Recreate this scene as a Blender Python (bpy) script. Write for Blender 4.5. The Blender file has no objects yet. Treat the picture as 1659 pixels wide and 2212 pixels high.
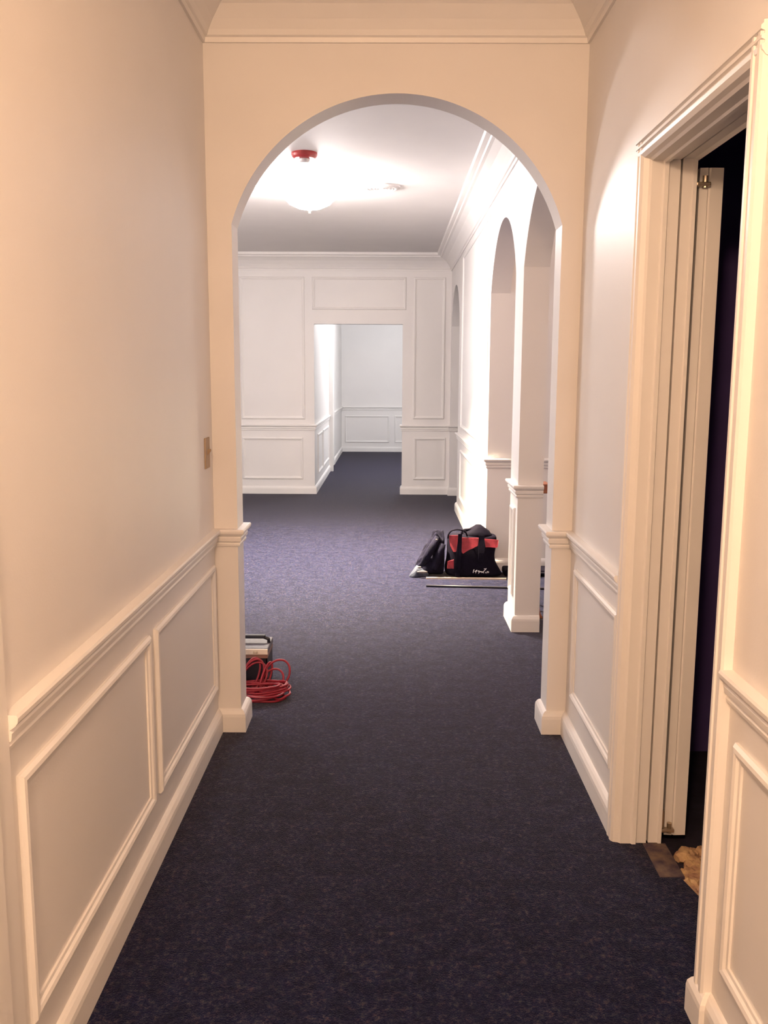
import bpy, bmesh, math, random
from mathutils import Vector, Matrix
random.seed(7)
PI = math.pi
S = bpy.context.scene
C = S.collection

# ------------------------------------------------------------------ camera, world, lights, exposure
f_px, pitch, yaw, roll = 1953.14, 0.1518, 0.0066, 0.0048
cam = bpy.data.cameras.new('camera')
cam.sensor_fit = 'VERTICAL'; cam.sensor_height = 36.0
cam.lens = 36.0 * f_px / 2212.0
cam.clip_start = 0.02
co = bpy.data.objects.new('camera', cam); C.objects.link(co)
cy, sy = math.cos(yaw), math.sin(yaw); cp, sp = math.cos(pitch), math.sin(pitch); cr, sr = math.cos(roll), math.sin(roll)
fw = Vector((-sy, cy, 0)); rt = Vector((cy, sy, 0)); up = Vector((0, 0, 1))
fw2 = fw * cp - up * sp; up2 = up * cp + fw * sp
r3 = rt * cr + up2 * sr; u3 = up2 * cr - rt * sr
co.matrix_world = Matrix(((r3.x, u3.x, -fw2.x, 0), (r3.y, u3.y, -fw2.y, 0), (r3.z, u3.z, -fw2.z, 1.5), (0, 0, 0, 1)))
S.camera = co

W = bpy.data.worlds.new('world'); S.world = W; W.use_nodes = True
W.node_tree.nodes['Background'].inputs[0].default_value = (0.02, 0.015, 0.05, 1)
W.node_tree.nodes['Background'].inputs[1].default_value = 1.0

S.view_settings.view_transform = 'Standard'; S.view_settings.look = 'None'
S.view_settings.gamma = 1.0; S.view_settings.use_curve_mapping = False
S.view_settings.exposure = 0.0

ROOM_LAMP = (-0.62, 7.1)
ROOM_EMIT = 180.0
ROOM_COL = (1.0, 0.925, 0.895)

def point(name, loc, power, col, radius):
    l = bpy.data.lights.new(name, 'POINT'); l.energy = power; l.color = col; l.shadow_soft_size = radius
    o = bpy.data.objects.new(name, l); C.objects.link(o); o.location = loc; return o
point('corridor_lamp_light', (-0.26, -0.35, 2.42), 128.0, (1.0, 0.66, 0.405), 0.09)
point('hall_lamp_light', (0.45, 13.9, 2.7), 150.0, (0.93, 0.96, 1.0), 0.12)
point('side_room_light', (1.9, 5.2, 2.7), 24.0, (1.0, 0.72, 0.58), 0.12)  # unseen point light in the side room
point('room_fill_light', (-2.5, 6.3, 2.55), 135.0, ROOM_COL, 0.12)  # unseen fill added to even out the room's ceiling and far wall

# ------------------------------------------------------------------ materials
def mat(name, col, rough=0.5, metallic=0.0, noise=0.0, nscale=30.0, bump=0.0, bscale=200.0, spec=0.5, col2=None, sheen=0.0, coat=0.0):
    m = bpy.data.materials.new(name); m.use_nodes = True
    nt = m.node_tree; b = nt.nodes['Principled BSDF']
    b.inputs['Base Color'].default_value = (*col, 1); b.inputs['Roughness'].default_value = rough
    b.inputs['Metallic'].default_value = metallic; b.inputs['Specular IOR Level'].default_value = spec
    if sheen: b.inputs['Sheen Weight'].default_value = sheen
    if coat: b.inputs['Coat Weight'].default_value = coat
    tc = nt.nodes.new('ShaderNodeTexCoord')
    n = nt.nodes.new('ShaderNodeTexNoise'); n.inputs['Scale'].default_value = nscale; n.inputs['Detail'].default_value = 4
    nt.links.new(tc.outputs['Object'], n.inputs['Vector'])
    r = nt.nodes.new('ShaderNodeValToRGB')
    c2 = col2 if col2 else tuple(c * (1 - noise) for c in col)
    r.color_ramp.elements[0].position = 0.35; r.color_ramp.elements[1].position = 0.65
    r.color_ramp.elements[0].color = (*c2, 1); r.color_ramp.elements[1].color = (*col, 1)
    nt.links.new(n.outputs['Fac'], r.inputs['Fac']); nt.links.new(r.outputs['Color'], b.inputs['Base Color'])
    if bump:
        n2 = nt.nodes.new('ShaderNodeTexNoise'); n2.inputs['Scale'].default_value = bscale; n2.inputs['Detail'].default_value = 3
        nt.links.new(tc.outputs['Object'], n2.inputs['Vector'])
        bp = nt.nodes.new('ShaderNodeBump'); bp.inputs['Strength'].default_value = bump; bp.inputs['Distance'].default_value = 0.004
        nt.links.new(n2.outputs['Fac'], bp.inputs['Height']); nt.links.new(bp.outputs['Normal'], b.inputs['Normal'])
    return m

M = {}
M['wall'] = mat('painted wall', (0.80, 0.765, 0.745), 0.42, noise=0.02, nscale=3, bump=0.06, bscale=160, spec=0.36)
M['ceiling'] = mat('painted ceiling', (0.78, 0.75, 0.735), 0.8, noise=0.02, nscale=4, bump=0.05, bscale=180)
M['trim'] = mat('gloss trim paint', (0.82, 0.785, 0.76), 0.40, noise=0.02, nscale=5, spec=0.4)
M['closet'] = mat('shade-toned closet wall', (0.09, 0.055, 0.20), 0.9, noise=0.1, nscale=5)  # dark purple stands in for the shade of the unlit closet
M['shade_floor'] = mat('shade-toned rough floor', (0.022, 0.015, 0.034), 0.95, noise=0.4, nscale=20, bump=0.6, bscale=60)  # bare floor colour darkened to carry the closet's shade
M['black_cloth'] = mat('black nylon', (0.0065, 0.0045, 0.012), 0.8, noise=0.3, nscale=40, bump=0.3, bscale=300, spec=0.08)
M['navy_cloth'] = mat('dark blue cloth', (0.009, 0.007, 0.024), 0.9, noise=0.5, nscale=25, bump=0.6, bscale=120, spec=0.2)
M['grey_cloth'] = mat('grey cloth', (0.05, 0.058, 0.095), 0.8, noise=0.3, nscale=40)
M['pale_cloth'] = mat('pale cloth', (0.16, 0.14, 0.15), 0.8, noise=0.2, nscale=40)
M['red_cloth'] = mat('red nylon', (0.32, 0.016, 0.032), 0.6, noise=0.35, nscale=18, bump=0.3, bscale=60)
M['thread'] = mat('white thread', (0.55, 0.52, 0.56), 0.7, noise=0.2, nscale=200)
M['cord'] = mat('red cord rubber', (0.30, 0.010, 0.028), 0.5, noise=0.2, nscale=30)
M['black_plastic'] = mat('black plastic', (0.007, 0.005, 0.014), 0.5, noise=0.2, nscale=30)
M['pale_plastic'] = mat('pale plastic', (0.72, 0.62, 0.52), 0.4, noise=0.06, nscale=30)
M['lid_grey'] = mat('grey lid', (0.13, 0.12, 0.14), 0.6, noise=0.2, nscale=60)
M['brown_plastic'] = mat('brown seal', (0.25, 0.13, 0.10), 0.5, noise=0.1, nscale=30)
M['steel'] = mat('steel', (0.55, 0.45, 0.34), 0.35, metallic=0.8, noise=0.2, nscale=60)
M['tan_plate'] = mat('tan switch plate', (0.40, 0.28, 0.18), 0.5, noise=0.05, nscale=30)
M['alarm'] = mat('red alarm plastic', (0.45, 0.05, 0.05), 0.4, noise=0.1, nscale=30)
M['white_plastic'] = mat('white plastic', (0.72, 0.69, 0.68), 0.4, noise=0.02, nscale=20)
M['wood'] = mat('orange brown wood', (0.42, 0.14, 0.06), 0.4, noise=0.0, nscale=12, col2=(0.18, 0.05, 0.03), bump=0.1)
M['subfloor'] = mat('rough subfloor', (0.17, 0.115, 0.085), 0.9, nscale=22, col2=(0.05, 0.03, 0.055), bump=0.8, bscale=60)
M['debris'] = mat('pale crumbled plaster', (0.62, 0.42, 0.22), 0.95, nscale=26, col2=(0.36, 0.20, 0.13), bump=0.8, bscale=50)
M['edge_highlight'] = mat('pale edge highlight', (0.75, 0.62, 0.52), 0.4, metallic=0.3, noise=0.05, nscale=50)  # pale tone for the light caught on the carpet strip's edge

def carpet_mat():
    m = bpy.data.materials.new('blue grey carpet'); m.use_nodes = True
    nt = m.node_tree; b = nt.nodes['Principled BSDF']; L = nt.links
    tc = nt.nodes.new('ShaderNodeTexCoord')
    def noise(sc, det=3, rough=.6):
        n = nt.nodes.new('ShaderNodeTexNoise'); n.inputs['Scale'].default_value = sc
        n.inputs['Detail'].default_value = det; n.inputs['Roughness'].default_value = rough
        L.new(tc.outputs['Object'], n.inputs['Vector']); return n
    n1 = noise(58, 5, .9); n2 = noise(15, 4); n3 = noise(230, 2); n4 = noise(40, 2)
    def ramp(n, stops):
        r = nt.nodes.new('ShaderNodeValToRGB'); L.new(n.outputs['Fac'], r.inputs['Fac']); e = r.color_ramp.elements
        e[0].position, e[0].color = stops[0][0], (*stops[0][1], 1); e[1].position, e[1].color = stops[-1][0], (*stops[-1][1], 1)
        for p, c in stops[1:-1]:
            x = r.color_ramp.elements.new(p); x.color = (*c, 1)
        return r
    def mix(kind, fac, a, b_):
        m_ = nt.nodes.new('ShaderNodeMix'); m_.data_type = 'RGBA'; m_.blend_type = kind; m_.inputs['Factor'].default_value = fac
        L.new(a, m_.inputs[6]); L.new(b_, m_.inputs[7]); return m_.outputs[2]
    r1 = ramp(n1, [(.40, (.0005, .0007, .015)), (.52, (.0050, .0075, .034)), (.67, (.070, .058, .058))])
    r2 = ramp(n2, [(.38, (.34, .38, .62)), (.60, (1.4, 1.3, 1.2))])
    r4 = ramp(n4, [(.34, (1.25, .85, .85)), (.5, (1, 1, 1)), (.66, (.8, 1.1, .95))])
    c = mix('MULTIPLY', .8, r1.outputs['Color'], r2.outputs['Color']); c = mix('MULTIPLY', .7, c, r4.outputs['Color'])
    L.new(c, b.inputs['Base Color'])
    b.inputs['Roughness'].default_value = .9; b.inputs['Specular IOR Level'].default_value = .15
    b.inputs['Sheen Weight'].default_value = .2; b.inputs['Sheen Roughness'].default_value = .25
    b.inputs['Sheen Tint'].default_value = (1, .93, .92, 1)
    bp = nt.nodes.new('ShaderNodeBump'); bp.inputs['Strength'].default_value = .6; bp.inputs['Distance'].default_value = .006
    L.new(n3.outputs['Fac'], bp.inputs['Height']); L.new(bp.outputs['Normal'], b.inputs['Normal'])
    return m
M['carpet'] = carpet_mat()

def emit_mat(name, col, strength):
    m = bpy.data.materials.new(name); m.use_nodes = True
    b = m.node_tree.nodes['Principled BSDF']
    b.inputs['Base Color'].default_value = (.8, .8, .8, 1)
    b.inputs['Emission Color'].default_value = (*col, 1); b.inputs['Emission Strength'].default_value = strength
    return m
M['lamp_glass'] = emit_mat('lit frosted glass', ROOM_COL, ROOM_EMIT)

# ------------------------------------------------------------------ helpers
def obj(name, bm, m, parent=None, smooth=False, recalc=True):
    if recalc: bmesh.ops.recalc_face_normals(bm, faces=bm.faces)
    me = bpy.data.meshes.new(name); bm.to_mesh(me); bm.free()
    me.materials.append(M[m] if isinstance(m, str) else m)
    if smooth:
        for p in me.polygons: p.use_smooth = True
    o = bpy.data.objects.new(name, me); C.objects.link(o)
    if parent: o.parent = parent
    return o
def struct(name, bm, m, smooth=False, label=None, recalc=True):
    o = obj(name, bm, m, smooth=smooth, recalc=recalc); o['kind'] = 'structure'
    if label: o['label'] = label
    return o
def thing(name, label, cat, loc=(0, 0, 0), group=None):
    o = bpy.data.objects.new(name, None); C.objects.link(o); o.location = loc; o.empty_display_size = .05
    o['label'] = label; o['category'] = cat
    if group: o['group'] = group
    return o
def tag(o, label, cat, group=None):
    o['label'] = label; o['category'] = cat
    if group: o['group'] = group
    return o
def B(): return bmesh.new()
def box(bm, x0, x1, y0, y1, z0, z1, bev=0.0):
    t = bmesh.new()
    v = [t.verts.new((x, y, z)) for x in (x0, x1) for y in (y0, y1) for z in (z0, z1)]
    for q in ((0, 1, 3, 2), (4, 6, 7, 5), (0, 4, 5, 1), (2, 3, 7, 6), (0, 2, 6, 4), (1, 5, 7, 3)): t.faces.new([v[i] for i in q])
    if bev: bmesh.ops.bevel(t, geom=list(t.edges), offset=bev, segments=2, profile=.5, affect='EDGES')
    merge(bm, t)
def merge(bm, t, mtx=None):
    if mtx is not None: bmesh.ops.transform(t, matrix=mtx, verts=t.verts)
    vs = {}
    for v in t.verts: vs[v] = bm.verts.new(v.co)
    for fc in t.faces:
        try: bm.faces.new([vs[v] for v in fc.verts])
        except ValueError: pass
    t.free()
def tube(bm, pts, r, n=8, closed=False, flat=1.0):
    pts = [Vector(p) for p in pts]; N = len(pts); rings = []
    prev = None
    for i, p in enumerate(pts):
        a = pts[(i - 1) % N] if (closed or i > 0) else p
        c = pts[(i + 1) % N] if (closed or i < N - 1) else p
        d = (c - a).normalized()
        if prev is None:
            ref = Vector((0, 0, 1)) if abs(d.z) < .9 else Vector((1, 0, 0))
            u = d.cross(ref).normalized()
        else:
            u = (prev - d * prev.dot(d)).normalized()
        prev = u; w = d.cross(u)
        rr = r[i] if isinstance(r, (list, tuple)) else r
        rings.append([bm.verts.new(p + (u * math.cos(2 * PI * k / n) + w * math.sin(2 * PI * k / n) * flat) * rr) for k in range(n)])
    M_ = N if closed else N - 1
    for i in range(M_):
        A, D = rings[i], rings[(i + 1) % N]
        for k in range(n): bm.faces.new((A[k], A[(k + 1) % n], D[(k + 1) % n], D[k]))
    if not closed:
        bm.faces.new(rings[0]); bm.faces.new(rings[-1])
def lathe(bm, prof, cx, cy, n=40):
    rings = []
    for r, z in prof:
        rings.append([bm.verts.new((cx + r * math.cos(2 * PI * k / n), cy + r * math.sin(2 * PI * k / n), z)) for k in range(n)])
    for i in range(len(rings) - 1):
        for k in range(n): bm.faces.new((rings[i][k], rings[i][(k + 1) % n], rings[i + 1][(k + 1) % n], rings[i + 1][k]))
    bm.faces.new(rings[0]); bm.faces.new(rings[-1])
def prism(bm, poly, fn, a, b):
    """extrude a 2D polygon; fn(u,v,w) -> xyz, w from a to b"""
    A = [bm.verts.new(fn(u, v, a)) for u, v in poly]; D = [bm.verts.new(fn(u, v, b)) for u, v in poly]
    n = len(poly); bm.faces.new(A); bm.faces.new(D[::-1])
    for i in range(n): bm.faces.new((A[i], A[(i + 1) % n], D[(i + 1) % n], D[i]))

def wall_open(bm, u0, u1, z0, z1, ops, fn, w0, w1, nseg=48):
    """slab with openings. ops: (ua, ub, spring, apex|None). fn(u,z,w)->xyz"""
    def q(*p): bm.faces.new([bm.verts.new(x) for x in p])
    def sheet(ua, za, ub, zb, zc=None, zd=None):
        # quad (ua,za) (ub,zb) (ub,zd) (ua,zc) on both faces
        for w in (w0, w1): q(fn(ua, za, w), fn(ub, zb, w), fn(ub, zd, w), fn(ua, zc, w))
    cur = u0
    q(fn(u0, z0, w0), fn(u0, z0, w1), fn(u0, z1, w1), fn(u0, z1, w0)); q(fn(u1, z0, w0), fn(u1, z0, w1), fn(u1, z1, w1), fn(u1, z1, w0))
    q(fn(u0, z1, w0), fn(u1, z1, w0), fn(u1, z1, w1), fn(u0, z1, w1))
    for (ua, ub, spr, apex) in ops:
        if ua > cur: sheet(cur, z0, ua, z0, z1, z1)
        for u in (ua, ub): q(fn(u, z0, w0), fn(u, z0, w1), fn(u, spr, w1), fn(u, spr, w0))
        if apex is None: pts = [(ua, spr), (ub, spr)]
        else:
            h = (ub - ua) / 2; s = apex - spr; R = (h * h + s * s) / (2 * s); zc = apex - R; a0 = math.asin(min(1, h / R))
            if s > h: a0 = PI - a0
            pts = [((ua + ub) / 2 + R * math.sin(-a0 + 2 * a0 * i / nseg), zc + R * math.cos(-a0 + 2 * a0 * i / nseg)) for i in range(nseg + 1)]
            pts[0] = (ua, spr); pts[-1] = (ub, spr)
        for (a, za), (b, zb) in zip(pts, pts[1:]):
            sheet(a, za, b, zb, z1, z1)
            q(fn(a, za, w0), fn(b, zb, w0), fn(b, zb, w1), fn(a, za, w1))
        cur = ub
    if cur < u1: sheet(cur, z0, u1, z0, z1, z1)
    bmesh.ops.remove_doubles(bm, verts=bm.verts, dist=1e-5)

def sweep(bm, path, prof, closed=False):
    """sweep profile (out, z) along XY path; out is to the RIGHT of the walking direction"""
    P = [Vector((p[0], p[1])) for p in path]; N = len(P); rings = []
    for i in range(N):
        d0 = (P[i] - P[i - 1]).normalized() if (closed or i > 0) else None
        d1 = (P[(i + 1) % N] - P[i]).normalized() if (closed or i < N - 1) else None
        if d0 is None: d0 = d1
        if d1 is None: d1 = d0
        n0 = Vector((d0.y, -d0.x)); n1 = Vector((d1.y, -d1.x))
        m = (n0 + n1); m = m / max(1e-6, m.dot(n0))
        rings.append([bm.verts.new((P[i].x + m.x * o, P[i].y + m.y * o, z)) for o, z in prof])
    k = len(prof)
    for i in range(N if closed else N - 1):
        A, D = rings[i], rings[(i + 1) % N]
        for j in range(k): bm.faces.new((A[j], A[(j + 1) % k], D[(j + 1) % k], D[j]))
    if not closed: bm.faces.new(rings[0]); bm.faces.new(rings[-1])

RAIL = [(0, .795), (.009, .797), (.011, .806), (.008, .812), (.015, .818), (.017, .832), (.013, .838), (.024, .846), (.029, .853), (.030, .862), (.027, .868), (0, .869)]
BASE = [(0, 0), (.021, 0), (.021, .066), (.019, .078), (.012, .090), (.006, .096), (0, .098)]
CROWN = [(0, 2.735), (.010, 2.735), (.013, 2.752), (.022, 2.757), (.030, 2.775), (.050, 2.805), (.085, 2.845), (.130, 2.875), (.150, 2.88), (.155, 2.895), (.185, 2.902), (.19, 2.93), (0, 2.93)]

def panel(plane, val, sgn, u0, u1, z0, z1, w=.036, out=.015):
    """picture-frame moulding; plane 'x': x=val, u=y; plane 'y': y=val, u=x; sgn = direction it faces"""
    prof = [(0, 0), (0, out * .45), (w * .18, out * .9), (w * .42, out), (w * .66, out * .8), (w * .8, out * .45), (w, out * .35), (w, 0)]
    bm = B(); L = []
    for a, o in prof:
        ring = []
        for (u, z) in ((u0 + a, z0 + a), (u1 - a, z0 + a), (u1 - a, z1 - a), (u0 + a, z1 - a)):
            ring.append(bm.verts.new((val + sgn * o, u, z) if plane == 'x' else (u, val + sgn * o, z)))
        L.append(ring)
    for A, D in zip(L, L[1:] + L[:1]):
        for k in range(4): bm.faces.new((A[k], A[(k + 1) % 4], D[(k + 1) % 4], D[k]))
    return struct('trim_%d' % nxt(), bm, 'trim')
_n = [0]
def nxt(): _n[0] += 1; return _n[0]

# ------------------------------------------------------------------ shell
XL, XR = -.72, .745          # corridor walls
YA0, YA1 = 3.65, 3.79        # arch wall
RL, RR = -3.3, .738           # room walls
YF0, YF1 = 11.29, 11.43      # far wall
HC = 2.93

# floor: carpet over everything but the closet
bm = B()
poly = [(-3.5, -1.4), (.80, -1.4), (.80, 1.93), (.93, 1.93), (.93, 2.30), (.915, 2.40), (.90, 2.47), (.885, 2.54), (.822, 2.54), (.825, 2.80), (.80, 2.80), (.80, 3.75), (2.9, 3.75), (2.9, 17.7), (-3.5, 17.7)]
prism(bm, poly, lambda u, v, w: (u, v, w), -.05, 0)
struct('floor', bm, 'carpet')
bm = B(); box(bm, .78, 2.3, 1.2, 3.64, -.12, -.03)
struct('floor', bm, 'shade_floor')
bm = B(); box(bm, -3.5, 2.9, -1.4, 17.7, HC, HC + .1); struct('ceiling', bm, 'ceiling')

def wbox(name, *a, m='wall'):
    bm = B(); box(bm, *a); return struct(name, bm, m)
wbox('wall_left', XL - .12, XL, 1.53, YA0, -.02, HC)
bm = B(); wall_open(bm, -1.3, 1.53, -.02, HC, [(.66, 1.47, 2.115, None)], lambda u, z, w: (w, u, z), XL - .12, XL); struct('wall_left', bm, 'wall')
wbox('wall_back', XL - .12, XR + .14, -1.42, -1.3, -.02, HC)
bm = B(); wall_open(bm, -1.3, YA0, -.02, HC, [(1.93, 2.78, 2.14, None)], lambda u, z, w: (w, u, z), XR, XR + .10); struct('wall_right', bm, 'wall')
bm = B(); wall_open(bm, -3.42, 2.9, -.02, HC, [(-.624, .664, 2.075, 2.557)], lambda u, z, w: (u, w, z), YA0, YA1, 72); struct('wall_front', bm, 'wall')
bm = B(); wall_open(bm, YA1, YF0, -.02, HC, [(3.84, 5.18, 2.09, 2.50), (5.50, 6.85, 2.09, 2.51), (9.93, 11.2, 2.07, 2.50)], lambda u, z, w: (w, u, z), RR, RR + .145); struct('wall_right', bm, 'wall')
wbox('wall_left', RL - .12, RL, YA1, YF0, -.02, HC)
bm = B(); wall_open(bm, -3.42, 2.9, -.02, HC, [(-.945, .145, 2.10, None)], lambda u, z, w: (u, w, z), YF0, YF1); struct('wall_back', bm, 'wall')
wbox('wall_left', -.945 - .12, -.945, YF1, 14.0, -.02, HC)
wbox('wall_left', -.945 - .12, -.945, 14.9, 17.55, -.02, HC)
wbox('wall_right', 1.1, 1.2, YF1, 17.55, -.02, HC)
wbox('wall_back', -1.1, 1.2, 17.55, 17.67, -.02, HC)
wbox('wall_back', RR + .145, 2.9, 6.85, 6.99, -.02, HC)
wbox('wall_right', 2.8, 2.9, YA1, 6.85, -.02, HC)
wbox('wall_right', 1.9, 2.0, 6.99, YF0, -.02, HC)
# closet shell
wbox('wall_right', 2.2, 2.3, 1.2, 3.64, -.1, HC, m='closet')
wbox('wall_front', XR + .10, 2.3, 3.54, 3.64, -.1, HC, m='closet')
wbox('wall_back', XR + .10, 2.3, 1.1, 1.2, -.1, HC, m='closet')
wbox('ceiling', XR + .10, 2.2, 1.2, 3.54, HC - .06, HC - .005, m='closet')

# chair rails, baseboards, crowns
def run(path, rail=True, base=True, side='right', closed=False, rp=None):
    if rail:
        bm = B(); sweep(bm, rp or path, RAIL, closed); struct('trim_%d' % nxt(), bm, 'trim')
    if base:
        bm = B(); sweep(bm, path, BASE, closed); struct('baseboard_%s' % side, bm, 'trim')
run([(XL, 1.60), (XL, YA0), (-.624, YA0), (-.624, YA1), (RL, YA1), (RL, YF0), (-.945, YF0), (-.945, 13.94)], side='left')
run([(-.945, 14.96), (-.945, 17.55), (1.1, 17.55)], side='back')
run([(RR + .145, 3.84), (RR, 3.84), (RR, YA1), (.664, YA1), (.664, YA0), (XR, YA0), (XR, 2.755)], side='right', rp=[(RR + .145, 3.84), (RR, 3.84), (RR, YA1), (.664, YA1), (.664, YA0), (XR, YA0), (XR, 2.82)])
run([(RR + .145, 5.50), (RR, 5.50), (RR, 5.18), (RR + .145, 5.18)], side='pier')
run([(RR + .145, 9.93), (RR, 9.93), (RR, 6.85), (2.8, 6.85)], side='right')
run([(.145, YF1), (.145, YF0), (RR, YF0), (RR, 11.2), (RR + .145, 11.2)], side='back')
run([(.745, 1.946), (.733, 1.946), (.733, 1.893), (XR, 1.893), (XR, -1.3)], side='right', rp=[(XR, 1.893), (XR, -1.3)])
def crown(path, closed=False):
    bm = B(); sweep(bm, path, CROWN, closed); struct('trim_%d' % nxt(), bm, 'trim')
crown([(XL, -1.3), (XL, YA0), (XR, YA0), (XR, -1.3)], True)
crown([(RR, YA1), (RL, YA1), (RL, YF0), (RR, YF0)], True)

# panel mouldings
panel('x', XL, 1, 1.645, 2.60, .195, .727)
panel('x', XL, 1, 2.665, 3.60, .195, .727)
panel('x', XR, -1, 2.845, 3.53, .20, .735)
panel('x', XR, -1, .3, 1.835, .19, .727)
panel('x', RR, -1, 5.26, 5.42, .20, .725, w=.03)
panel('x', RR, -1, 6.98, 9.45, .945, 2.69)
panel('x', RR, -1, 6.98, 7.78, .20, .72)
panel('x', RR, -1, 7.90, 9.45, .20, .72)
panel('y', YF0, -1, -1.85, -1.09, .185, .71)
panel('y', YF0, -1, -1.85, -1.06, .935, 2.66)
panel('y', YF0, -1, -3.1, -1.95, .185, .71); panel('y', YF0, -1, -3.1, -1.95, .935, 2.66)
panel('y', YF0, -1, -.965, .185, 2.27, 2.66)
panel('y', YF0, -1, .275, .665, .945, 2.66)
panel('y', YF0, -1, .29, .69, .185, .715)
panel('x', -.945, 1, 11.75, 12.55, .20, .72)
panel('x', -.945, 1, 12.65, 13.8, .20, .72)
panel('y', 17.55, -1, -.88, -.02, .18, .70)
panel('y', 17.55, -1, .08, .95, .18, .70)
panel('x', RL, 1, 4.0, 7.4, .20, .72); panel('x', RL, 1, 7.55, 11.1, .20, .72)
panel('x', RL, 1, 4.0, 7.4, .945, 2.66); panel('x', RL, 1, 7.55, 11.1, .945, 2.66)

# ---- doorway on the left, level with the camera (closed door set back)
bm = B(); box(bm, XL, XL + .02, 1.47, 1.53, 0, 2.17, .004); box(bm, XL, XL + .02, .60, .66, 0, 2.17, .004); box(bm, XL, XL + .02, .60, 1.53, 2.115, 2.175, .004)
box(bm, XL - .001, XL + .012, 1.53, 1.60, 0, 2.17, .003)
struct('trim_%d' % nxt(), bm, 'trim')
bm = B(); box(bm, XL - .10, XL - .06, .66, 1.47, .01, 2.115, .003); d2 = struct('door_2', bm, 'trim')
bm = B()
for z0, z1 in ((.2, .95), (1.1, 1.95)):
    box(bm, XL - .062, XL - .052, .78, 1.35, z0, z1, .004)
obj('door_panel', bm, 'trim', d2)
bm = B(); tube(bm, [(XL - .06, .74, 1.0), (XL - .03, .74, 1.0), (XL - .022, .74, 1.0), (XL - .005, .74, 1.0), (XL, .74, 1.0)], [.012, .012, .026, .028, .012], 14); obj('door_knob', bm, 'steel', d2, True)

# ---- hall doorway casing on the left hall wall
bm = B()
box(bm, -.945 - .12, -.945 + .065, 13.94, 14.0, 0, 2.09, .003); box(bm, -.945 - .12, -.945 + .02, 14.9, 14.96, 0, 2.09, .003); box(bm, -.945 - .12, -.945 + .02, 14.0, 14.9, 2.03, 2.09, .003)
struct('trim_%d' % nxt(), bm, 'trim')
bm = B(); box(bm, -.945 - .10, -.945 - .06, 14.0, 14.9, .005, 2.03, .003); d3 = struct('door_3', bm, 'trim')
bm = B(); box(bm, -.945 - .062, -.945 - .05, 14.12, 14.78, .2, .95, .004); box(bm, -.945 - .062, -.945 - .05, 14.12, 14.78, 1.08, 1.9, .004); obj('door_panel', bm, 'trim', d3)
wbox('wall_left', -1.065, -.945, 14.0, 14.9, 2.09, HC)
bm = B(); box(bm, -1.065, -1.055, 13.94, 14.96, 0, 2.09); struct('wall_left', bm, 'wall')

# ---- doorway to the closet, right wall
def vprof(poly, z0, z1, name='trim', m='trim'):
    bm = B(); prism(bm, poly, lambda u, v, w: (u, v, w), z0, z1); return struct('trim_%d' % nxt(), bm, m)
vprof([(.745, 2.805), (.726, 2.805), (.722, 2.800), (.722, 2.788), (.726, 2.784), (.726, 2.772), (.722, 2.769), (.723, 2.758), (.730, 2.748), (.745, 2.744)], 0, 2.175)      # far casing leg
vprof([(.745, 2.744), (.752, 2.738), (.784, 2.738), (.788, 2.732), (.800, 2.732), (.804, 2.742), (.836, 2.742), (.838, 2.79), (.745, 2.79)], .0, 2.13)   # far jamb
vprof([(.843, 2.744), (.872, 2.744), (.874, 2.739), (.884, 2.739), (.886, 2.79), (.843, 2.79)], .0, 2.13)          # stop
# head casing: profile in (x, z), runs along y
def yprof(poly, y0, y1, m='trim'):
    bm = B(); prism(bm, poly, lambda u, v, w: (u, w, v), y0, y1); return struct('trim_%d' % nxt(), bm, m)
yprof([(.745, 2.118), (.731, 2.122), (.723, 2.132), (.721, 2.141), (.727, 2.144), (.727, 2.149), (.720, 2.152), (.720, 2.158), (.726, 2.161), (.726, 2.166), (.718, 2.169), (.718, 2.176), (.723, 2.180), (.723, 2.186), (.745, 2.188)], 1.89, 2.805)
yprof([(.745, 2.118), (.752, 2.112), (.784, 2.112), (.788, 2.106), (.800, 2.106), (.804, 2.116), (.836, 2.116), (.838, 2.145), (.745, 2.145)], 1.93, 2.79)
yprof([(.843, 2.118), (.872, 2.118), (.886, 2.113), (.886, 2.15), (.843, 2.15)], 1.93, 2.79)
# near leg stands further into the corridor, with a plinth block
vprof([(.745, 1.950), (.728, 1.949), (.721, 1.942), (.721, 1.932), (.725, 1.929), (.725, 1.915), (.721, 1.911), (.721, 1.899), (.726, 1.893), (.745, 1.892)], 0, 2.175)
vprof([(.745, 1.950), (.848, 1.950), (.848, 1.925), (.745, 1.925)], .0, 2.14)
# door leaf folded back inside the closet
bm = B(); prism(bm, [(.903, 2.775), (.926, 2.772), (.930, 2.776), (.934, 2.772), (.972, 2.774), (.974, 2.78), (.974, 3.50), (.903, 3.50)], lambda u, v, w: (u, v, w), .012, 2.10)
d1 = struct('door_1', bm, 'trim')
bm = B()
for z in (.03, 2.045):
    box(bm, .888, .93, 2.752, 2.771, z, z + .012, .003); tube(bm, [(.915, 2.762, z - .004), (.915, 2.762, z + .03)], .008, 10)
box(bm, .880, .893, 2.745, 2.765, .05, .11, .002)
obj('pivot_hinge', bm, 'steel', d1)

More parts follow.
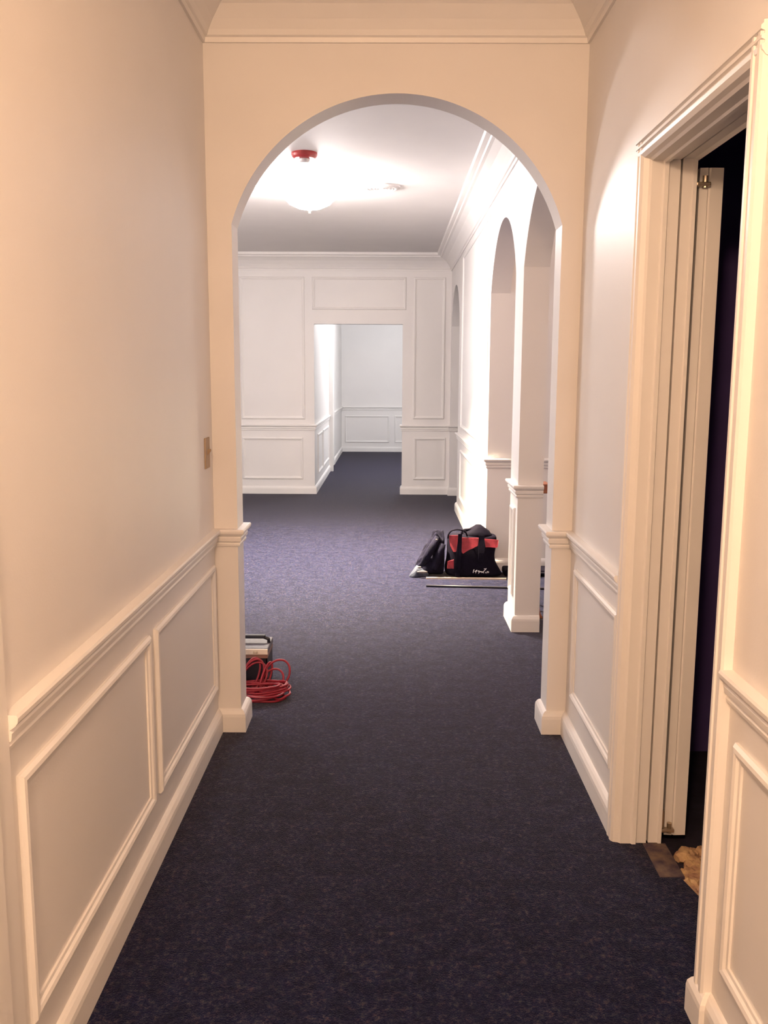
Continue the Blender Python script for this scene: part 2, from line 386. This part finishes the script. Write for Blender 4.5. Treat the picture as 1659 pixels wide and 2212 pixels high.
# subfloor strip and crumbled pale debris in the doorway
bm = B(); box(bm, .823, .90, 2.545, 2.745, -.03, -.001, .002); struct('floor', bm, 'subfloor')
def lumps(name, spots, m, parent=None, n=14):
    bm = B()
    for (x, y, z, r, s) in spots:
        t = bmesh.new(); bmesh.ops.create_icosphere(t, subdivisions=2, radius=r)
        for v in t.verts:
            k = 1 + random.uniform(-.22, .22); v.co = Vector((v.co.x * k, v.co.y * k, v.co.z * k * s))
        merge(bm, t, Matrix.Translation((x, y, z)))
    return obj(name, bm, m, parent)
sp = []
while len(sp) < 280:
    x = random.uniform(.905, 1.20); y = random.uniform(2.40, 2.74)
    if y < 2.445 + (x - .92) * .12 or (x < .94 and y > 2.64) or (x < .90 + (y - 2.6) * .4): continue
    sp.append((x, y, -.020, random.uniform(.011, .027), .6))
db = lumps('plaster_debris', sp, 'debris'); db['kind'] = 'stuff'
tag(db, 'pale crumbled plaster debris on the bare floor inside the dark doorway', 'debris')

# ------------------------------------------------------------------ ceiling fixtures
t = thing('ceiling_light', 'large glowing white dome light on the ceiling beyond the arch', 'ceiling light', (*ROOM_LAMP, 2.93))
def at(o, bm_obj):
    bm_obj.parent = o; bm_obj.matrix_parent_inverse = Matrix.Translation(-Vector(o.location)); return bm_obj
bm = B(); lathe(bm, [(.0005, 2.93), (.07, 2.93), (.075, 2.915), (.02, 2.905), (.018, 2.872), (.0005, 2.872)], *ROOM_LAMP, 32); at(t, obj('canopy', bm, 'steel', smooth=False))
bm = B(); lathe(bm, [(.0005, 2.868), (.12, 2.872), (.20, 2.868), (.208, 2.858), (.195, 2.81), (.155, 2.765), (.09, 2.735), (.0005, 2.727)], *ROOM_LAMP, 48); at(t, obj('glass_bowl', bm, 'lamp_glass', smooth=True))
bm = B(); lathe(bm, [(.0005, 2.728), (.012, 2.726), (.016, 2.716), (.006, 2.708), (.010, 2.70), (.0005, 2.69)], *ROOM_LAMP, 16); at(t, obj('finial', bm, 'steel', smooth=True))

t = thing('smoke_alarm', 'dark red round smoke alarm on the ceiling in front of the bright dome light', 'smoke alarm', (-.575, 6.22, 2.93))
bm = B(); lathe(bm, [(.0005, 2.93), (.085, 2.93), (.086, 2.918), (.080, 2.905), (.066, 2.893), (.0005, 2.89)], -.575, 6.22, 36); at(t, obj('housing', bm, 'alarm', smooth=False))
bm = B(); lathe(bm, [(.0005, 2.891), (.036, 2.891), (.033, 2.876), (.022, 2.868), (.0005, 2.866)], -.575, 6.22, 28); at(t, obj('sensor_cap', bm, 'white_plastic', smooth=False))

def speaker(x, y, label):
    t = thing('ceiling_vent', label, 'vent', (x, y, 2.93), 'round ceiling vents either side of the light')
    bm = B(); lathe(bm, [(.105, 2.93), (.155, 2.93), (.152, 2.921), (.125, 2.912), (.108, 2.917)], x, y, 44)
    o = at(t, obj('rim', bm, 'white_plastic', smooth=False))
    bm = B()
    for r in (.025, .05, .075, .10):
        tube(bm, [(x + r * math.cos(a * PI / 16), y + r * math.sin(a * PI / 16), 2.917) for a in range(32)], .005, 6, closed=True)
    for a in range(4):
        d = a * PI / 4; tube(bm, [(x - .108 * math.cos(d), y - .108 * math.sin(d), 2.921), (x + .108 * math.cos(d), y + .108 * math.sin(d), 2.921)], .003, 6)
    at(t, obj('grille', bm, 'white_plastic'))
speaker(-.09, 7.30, 'white round ceiling vent to the right of the dome light')
speaker(-1.19, 7.30, 'white round ceiling vent to the left of the light, half hidden by the arch')

sl = bpy.data.lights.new('room_lamp_downlight', 'SPOT'); sl.energy = 4500.0; sl.color = (1.0, 0.83, 0.56); sl.shadow_soft_size = .09
sl.spot_size = math.radians(108); sl.spot_blend = 1.0
so = bpy.data.objects.new('room_lamp_downlight', sl); C.objects.link(so); so.location = (*ROOM_LAMP, 2.68)

# ------------------------------------------------------------------ light switch on the left wall
t = thing('light_switch', 'tan light switch plate on the left wall just before the arch', 'light switch', (XL, 3.50, 1.19))
bm = B(); box(bm, XL, XL + .006, 3.49, 3.57, 1.13, 1.25, .002); at(t, obj('plate', bm, 'tan_plate'))
bm = B(); prism(bm, [(XL + .005, 1.18), (XL + .018, 1.197), (XL + .018, 1.206), (XL + .005, 1.203)], lambda u, v, w: (u, w, v), 3.524, 3.536); at(t, obj('toggle', bm, 'tan_plate'))

# ------------------------------------------------------------------ toolbox and cord behind the left pier
bx, by = -.745, 4.19
t = thing('toolbox', 'black open-handled toolbox with a pale latch band behind the left pier', 'toolbox', (bx, by, 0))
x0, x1, y0, y1 = -.93, -.583, 4.17, 4.36
bm = B()
T = .008
prism(bm, [(x0 + .012, y0 + .01), (x1 - .012, y0 + .01), (x1 - .012, y1 - .01), (x0 + .012, y1 - .01)], lambda u, v, w: (u, v, w), .0, .01)
box(bm, x0, x1, y0, y0 + T, 0, .155, .002); box(bm, x0, x1, y1 - T, y1, 0, .155, .002)
box(bm, x0, x0 + T, y0, y1, 0, .155, .002); box(bm, x1 - T, x1, y0, y1, 0, .155, .002)
at(t, obj('bin', bm, 'black_plastic'))
bm = B(); box(bm, x0 - .002, x1 + .002, y0 - .003, y1 + .002, .150, .168, .002); at(t, obj('seal', bm, 'brown_plastic'))
bm = B(); box(bm, x0 - .002, x1 + .003, y0 - .003, y1 + .003, .168, .200, .005); at(t, obj('lid', bm, 'lid_grey'))
bm = B(); box(bm, x0 - .002, x1 + .004, y0 - .012, y0 - .003, .170, .198, .003); at(t, obj('lid_band', bm, 'pale_plastic'))
for xx in (x1 - .055, x1 - .125):
    bm = B(); box(bm, xx - .010, xx + .010, y0 - .016, y0 - .012, .176, .190, .002); at(t, obj('latch', bm, 'steel'))
bm = B(); hy = (y0 + y1) / 2
tube(bm, [(x0 + .02, hy, .198), (x0 + .018, hy, .218), (x0 + .035, hy, .230), (x1 - .035, hy, .230), (x1 - .006, hy, .218), (x1 - .004, hy, .198)], .009, 10)
box(bm, x0 + .05, x1 - .02, hy - .012, hy + .012, .221, .239, .005)
at(t, obj('handle', bm, 'black_plastic'))

t = thing('extension_cord', 'tangled coil of red extension cord on the carpet by the left pier', 'cord', (-.60, 4.03, 0))
bm = B()
def smooth_closed(P, n=10):
    out = []; N = len(P); P = [Vector(p) for p in P]
    for i in range(N):
        a, b, c, d = P[i - 1], P[i], P[(i + 1) % N], P[(i + 2) % N]
        for k in range(n):
            s = k / n
            out.append(.5 * ((2 * b) + (c - a) * s + (2 * a - 5 * b + 4 * c - d) * s * s + (3 * b - a - 3 * c + d) * s ** 3))
    return out
r = .0052
def loop(cx, cy, rx, ry, rot, z0, z1, tilt=0, j=.012, seed=0):
    R = random.Random(seed); P = []
    for k in range(9):
        a = 2 * PI * k / 9 + R.uniform(-.1, .1)
        x = rx * math.cos(a) * (1 + R.uniform(-.1, .1)); y = ry * math.sin(a) * (1 + R.uniform(-.1, .1))
        X = cx + x * math.cos(rot) - y * math.sin(rot); Y = cy + x * math.sin(rot) + y * math.cos(rot)
        z = z0 + (z1 - z0) * (.5 + .5 * math.sin(a + tilt)) + R.uniform(0, .006)
        P.append((X, min(Y, 4.155), max(r, z)))
    tube(bm, smooth_closed(P), r, 8, closed=True)
for i in range(10):
    loop(-.625 + random.uniform(-.02, .02), 4.03 + random.uniform(-.015, .02), .135 + random.uniform(-.02, .012), .075 + random.uniform(-.02, .02), random.uniform(-.2, .2), .006 + .005 * i, .012 + .006 * i, i, seed=i)
for i, (cx, cy, rx, ry, rot, z0, z1) in enumerate([(-.53, 4.05, .055, .05, .3, .01, .05), (-.545, 4.07, .065, .045, -.4, .02, .065), (-.51, 4.04, .045, .055, .5, .01, .035), (-.57, 4.06, .09, .06, .2, .015, .05)]):
    loop(cx, cy, rx, ry, rot, z0, z1, 1.0, seed=20 + i)
# loops that stand up against the toolbox
def stand(cx, cy, rx, h, lean, ang, z0=.01, seed=0):
    R = random.Random(seed); P = []
    for k in range(10):
        a = 2 * PI * k / 10
        x = rx * math.cos(a); z = z0 + h * (.5 + .5 * math.sin(a))
        P.append((cx + x * math.cos(ang) + (z) * .25, min(4.16, cy + x * math.sin(ang) + z * lean), z + r))
    tube(bm, smooth_closed(P), r, 8, closed=True)
stand(-.665, 4.07, .050, .145, .35, .2)
stand(-.655, 4.06, .058, .13, .45, .15)
stand(-.675, 4.08, .04, .15, .30, .35)
stand(-.60, 4.08, .03, .125, .45, .9)
stand(-.555, 4.09, .062, .135, .40, .1)
stand(-.565, 4.08, .05, .095, .5, -.1)
at(t, obj('cord_coil', bm, 'cord', smooth=True))

# ------------------------------------------------------------------ duffel bag
t = thing('duffel_bag', 'black duffel bag with red panels and white stitched emblem by the right wall', 'bag', (.63, 6.72, 0))
def nz(x, y, z):
    return math.sin(x * 23 + y * 11) * .5 + math.sin(z * 31 + x * 17) * .3 + math.sin(y * 41 - z * 13) * .2
def body(rings, bulge=.008, n=28):
    """rings: list of (z, x0, x1, y0, y1, roundness)"""
    bm = B(); R = []
    for z, a, b, c, d, e in rings:
        ring = []
        for k in range(n):
            th = 2 * PI * k / n; cs, sn = math.cos(th), math.sin(th)
            px = (abs(cs) ** e) * (1 if cs > 0 else -1); py = (abs(sn) ** e) * (1 if sn > 0 else -1)
            x = (a + b) / 2 + (b - a) / 2 * px; y = (c + d) / 2 + (d - c) / 2 * py
            q = nz(x, y, z) * bulge
            ring.append(bm.verts.new((x + px * q, y + py * q, max(0.001, z + (q * .6 if z > .02 else 0)))))
        R.append(ring)
    for A, D in zip(R, R[1:]):
        for k in range(n): bm.faces.new((A[k], A[(k + 1) % n], D[(k + 1) % n], D[k]))
    bm.faces.new(R[0]); bm.faces.new(R[-1])
    return bm
Yf, Yb = 6.56, 6.83
rings = [(0.0, .44, .84, Yf + .01, Yb, .55), (.03, .415, .85, Yf, Yb, .5), (.08, .42, .815, Yf, Yb, .5), (.14, .432, .785, Yf + .008, Yb, .5), (.20, .437, .79, Yf + .02, Yb, .48),
         (.25, .437, .805, Yf + .035, Yb, .45), (.30, .435, .81, Yf + .05, Yb - .01, .45), (.315, .46, .79, Yf + .07, Yb - .03, .5)]
o = at(t, obj('bag_body', body(rings), 'black_cloth', smooth=True))
md = o.modifiers.new('s', 'SUBSURF'); md.levels = 1; md.render_levels = 2
def front(x, z):   # y of the bag's front at height z
    zs = [(0, Yf + .01), (.03, Yf), (.08, Yf), (.14, Yf + .008), (.2, Yf + .02), (.25, Yf + .035), (.30, Yf + .05), (.36, Yf + .06)]
    for (a, ya), (b, yb) in zip(zs, zs[1:]):
        if a <= z <= b: return ya + (yb - ya) * (z - a) / (b - a)
    return zs[-1][1]
def patch(outline, off=.010, th=.008, name='red_panel', m='red_cloth', wr=.004):
    """cloth patch following the bag front: outline = [(x_at_bottom, z)...] polygon in x,z, filled as a grid"""
    xs = [p[0] for p in outline]; zs = [p[1] for p in outline]
    def inside(x, z):
        c = False; n = len(outline)
        for i in range(n):
            (x1, z1), (x2, z2) = outline[i], outline[(i + 1) % n]
            if (z1 > z) != (z2 > z) and x < (x2 - x1) * (z - z1) / (z2 - z1) + x1: c = not c
        return c
    # scanline columns
    bm = B(); N = 14; cols = []
    x0, x1 = min(xs), max(xs)
    for i in range(N + 1):
        x = x0 + (x1 - x0) * i / N; xx = min(max(x, x0 + 1e-4), x1 - 1e-4); hit = []
        for k in range(len(outline)):
            (a, za), (b, zb) = outline[k], outline[(k + 1) % len(outline)]
            if (a > xx) != (b > xx): hit.append(za + (zb - za) * (xx - a) / (b - a))
        lo, hi = min(hit), max(hit); col = []
        for s in (0, 1):
            for j in range(7):
                z = lo + (hi - lo) * j / 6
                y = front(x, z) - off - s * th - (wr * math.sin(x * 70 + z * 40) if s else 0)
                col.append(bm.verts.new((x, y, z)))
        cols.append(col)
    for A, D in zip(cols, cols[1:]):
        for s in (0, 7):
            for j in range(6): bm.faces.new((A[s + j], D[s + j], D[s + j + 1], A[s + j + 1]))
        bm.faces.new((A[0], D[0], D[7], A[7])); bm.faces.new((A[6], D[6], D[13], A[13]))
    for A in (cols[0], cols[-1]):
        for j in range(6): bm.faces.new((A[j], A[j + 1], A[j + 8], A[j + 7]))
    return at(t, obj(name, bm, m, smooth=False))
patch([(.438, .318), (.508, .318), (.500, .25), (.492, .20), (.470, .20), (.445, .25)])
patch([(.532, .302), (.660, .300), (.655, .245), (.60, .222), (.54, .188), (.532, .20)])
patch([(.702, .294), (.806, .286), (.797, .232), (.703, .236)])
patch([(.428, .130), (.474, .145), (.474, .078), (.426, .080)])
# webbing straps down the front
patch([(.506, .330), (.536, .330), (.530, .20), (.520, .02), (.485, .02), (.497, .20)], off=.016, th=.004, name='strap', m='black_cloth', wr=0)
patch([(.658, .320), (.702, .320), (.700, .20), (.696, .13), (.655, .13), (.656, .20)], off=.016, th=.004, name='strap', m='black_cloth', wr=0)
# carry handles
DY = .04
def handle(pts, r_):
    bm = B(); n = 8; P = [Vector((p[0], p[1] + DY, p[2])) for p in pts]; out = []
    for i in range(len(P) - 1):
        a, b, c, d = P[max(0, i - 1)], P[i], P[i + 1], P[min(len(P) - 1, i + 2)]
        for k in range(n):
            q = k / n; out.append(.5 * ((2 * b) + (c - a) * q + (2 * a - 5 * b + 4 * c - d) * q * q + (3 * b - a - 3 * c + d) * q ** 3))
    out.append(P[-1]); tube(bm, out, r_, 10, flat=.7); at(t, obj('handle', bm, 'black_cloth', smooth=True))
handle([(.432, 6.57, .295), (.435, 6.56, .325), (.455, 6.555, .352), (.49, 6.555, .362), (.53, 6.56, .358), (.56, 6.565, .343), (.575, 6.57, .31)], .0085)
handle([(.535, 6.66, .30), (.55, 6.66, .338), (.60, 6.65, .350), (.66, 6.65, .350), (.71, 6.66, .33), (.73, 6.66, .30)], .011)
# bunched top flap
rings = [(.29, .52, .80, 6.62, 6.81, .6), (.318, .54, .765, 6.62, 6.79, .7), (.338, .575, .75, 6.63, 6.77, .8), (.362, .62, .71, 6.64, 6.74, .9), (.384, .635, .685, 6.66, 6.71, 1)]
o = at(t, obj('top_flap', body(rings, .014), 'black_cloth', smooth=True))
# emblem in white thread: written marks as stitched strokes
ex, ez = .617, .036
def E_(px, py): return (.575 + (px / 27.65) * .00345, 0, .083 - (py - 420) / 27.65 * .00345)
strokes = [[(400, 510), (370, 600), (345, 710)], [(460, 640), (540, 560), (590, 560)], [(560, 560), (520, 640), (490, 730)], [(430, 620), (520, 620), (600, 600)],
           [(640, 610), (700, 590), (730, 640), (660, 660)], [(700, 600), (690, 680), (670, 750)], [(730, 670), (800, 620)],
           [(830, 650), (900, 640), (880, 690), (830, 700)], [(900, 650), (930, 700)], [(1130, 430), (1040, 530), (970, 620), (950, 700), (1000, 720)], [(990, 460), (1110, 470), (1090, 520)],
           [(1130, 650), (1070, 690), (1090, 720), (1150, 700)], [(1240, 620), (1180, 650), (1190, 700), (1260, 690), (1270, 640)]]
bm = B()
for s in strokes:
    tube(bm, [(E_(*p)[0], front(0, E_(*p)[2]) - .012, E_(*p)[2]) for p in s], .0026, 6)
at(t, obj('emblem', bm, 'thread'))

# ------------------------------------------------------------------ crumpled jacket slumped on the bag's left end
t = thing('jacket', 'crumpled dark blue jacket slumped against the left end of the duffel bag', 'jacket', (.32, 6.70, 0))
def heap(sections, n=22, wr=.012, seed=3):
    """sections along x: (x, y centre, half depth, height)"""
    bm = B(); R = random.Random(seed); L = []
    for i, (x, yc, hd, h) in enumerate(sections):
        ring = []
        for k in range(n):
            a = PI * k / (n - 1)
            q = 1 + wr / .1 * (math.sin(k * 1.7 + i * 2.1) * .5 + R.uniform(-.5, .5))
            ring.append(bm.verts.new((x + R.uniform(-.004, .004), yc - hd * math.cos(a) * (q if 0 < k < n - 1 else 1), max(.001, h * math.sin(a) ** .75 * q) if 0 < k < n - 1 else .001)))
        L.append(ring)
    for A, D in zip(L, L[1:]):
        for k in range(n - 1): bm.faces.new((A[k], A[k + 1], D[k + 1], D[k]))
        bm.faces.new((A[-1], A[0], D[0], D[-1]))
    bm.faces.new(L[0]); bm.faces.new(L[-1])
    return bm
sec = [(.19, 6.70, .02, .06), (.215, 6.70, .05, .115), (.24, 6.71, .07, .155), (.265, 6.72, .085, .195), (.29, 6.72, .095, .235), (.31, 6.72, .10, .275), (.325, 6.72, .10, .31), (.345, 6.72, .10, .335), (.37, 6.72, .10, .338), (.395, 6.72, .10, .325), (.414, 6.72, .10, .322)]
o = at(t, obj('jacket_body', heap(sec, wr=.03), 'navy_cloth', smooth=True))
md = o.modifiers.new('s', 'SUBSURF'); md.levels = 1; md.render_levels = 2
bm = B()
for P in ([(.36, 6.64, .30), (.33, 6.63, .24), (.30, 6.60, .20), (.27, 6.61, .14), (.25, 6.62, .09)], [(.395, 6.63, .25), (.375, 6.62, .19), (.35, 6.61, .12), (.33, 6.61, .06)]):
    tube(bm, P, [.022, .03, .032, .028, .018], 10) if len(P) == 5 else tube(bm, P, [.024, .034, .034, .02], 10)
at(t, obj('sleeve', bm, 'navy_cloth', smooth=True))
sec = [(.150, 6.60, .006, .012), (.165, 6.61, .03, .035), (.185, 6.62, .05, .06), (.205, 6.63, .055, .082), (.23, 6.64, .05, .07), (.26, 6.64, .045, .045), (.29, 6.64, .03, .02)]
o = at(t, obj('lining', heap(sec, wr=.004), 'grey_cloth', smooth=True)); o['label'] = 'blue-grey pointed end of lining'
for (x, y, z, rr, sx) in ((.243, 6.575, .045, .016, 2.6), (.222, 6.565, .082, .012, 1.2), (.292, 6.595, .215, .010, 1.0), (.348, 6.60, .285, .008, 1.2)):
    bm = B(); t2 = bmesh.new(); bmesh.ops.create_icosphere(t2, subdivisions=2, radius=rr); bmesh.ops.scale(t2, vec=(sx, .6, .7), verts=t2.verts); merge(bm, t2, Matrix.Translation((x, y, z)))
    at(t, obj('pale_patch', bm, 'pale_cloth', smooth=True))

# black flat case running behind the pier, strip of carpet, its edge highlight and shadow as thin bars
t = thing('flat_case', 'long flat black case on the carpet running behind the white pier', 'case', (1.1, 6.68, 0))
bm = B(); box(bm, .86, 1.55, 6.63, 6.80, 0, .052, .014); at(t, obj('case_body', bm, 'black_cloth'))
bm = B(); tube(bm, [(1.10, 6.632, .03), (1.12, 6.612, .034), (1.24, 6.612, .034), (1.26, 6.632, .03)], .007, 8); at(t, obj('grip', bm, 'black_plastic'))
bm = B(); prism(bm, [(.27, 6.325), (1.50, 6.235), (1.50, 6.47), (.28, 6.515)], lambda u, v, w: (u, v, w), 0, .006)
tag(obj('carpet_strip', bm, 'carpet'), 'offcut strip of carpet laid on the floor in front of the bag', 'carpet strip')
bm = B(); prism(bm, [(.272, 6.545), (.86, 6.53), (.86, 6.515), (.272, 6.53)], lambda u, v, w: (u, v, w), 0, .014)  # thin bar standing for the highlight on the carpet strip's far edge
tag(obj('edge_highlight_strip', bm, 'edge_highlight'), 'thin pale bar standing for the highlight along the carpet strip in front of the bag', 'strip')
bm = B(); tube(bm, [(.262, 6.290, .008), (.6, 6.266, .008), (.95, 6.240, .008), (1.30, 6.214, .008), (1.5, 6.200, .008)], .008, 8)  # dark rod put in as the shadow at the carpet strip's front edge
tag(obj('edge_shadow_rod', bm, 'black_plastic', smooth=True), 'straight dark rod standing for the shadow along the front of the carpet strip', 'shadow line')

# narrow wooden stool, almost hidden behind the pier
t = thing('wooden_stool', 'orange-brown wooden stool mostly hidden behind the white pier', 'stool', (.925, 5.66, 0))
bm = B(); box(bm, .80, 1.0, 5.60, 5.76, .765, .825, .008); at(t, obj('seat', bm, 'wood'))
for sx, sy in ((-1, -1), (1, -1), (-1, 1), (1, 1)):
    bm = B(); cx, cyy = .878, 5.68
    tube(bm, [(cx + sx * .034, cyy + sy * .05, .77), (cx + sx * .034, cyy + sy * (.15 if sx > 0 else .07), .16), (cx + sx * .052, cyy + sy * (.20 if sx > 0 else .08), .03), (cx + sx * .062, cyy + sy * (.22 if sx > 0 else .085), .0)], [.012, .012, .012, .014], 10)
    at(t, obj('leg', bm, 'wood', smooth=True))
for yy in (5.61, 5.75):
    bm = B(); tube(bm, [(.845, yy + (.0 if yy < 5.7 else .0), .3), (.910, yy + (.0 if yy < 5.7 else .0), .3)], .008, 8); at(t, obj('stretcher', bm, 'wood'))
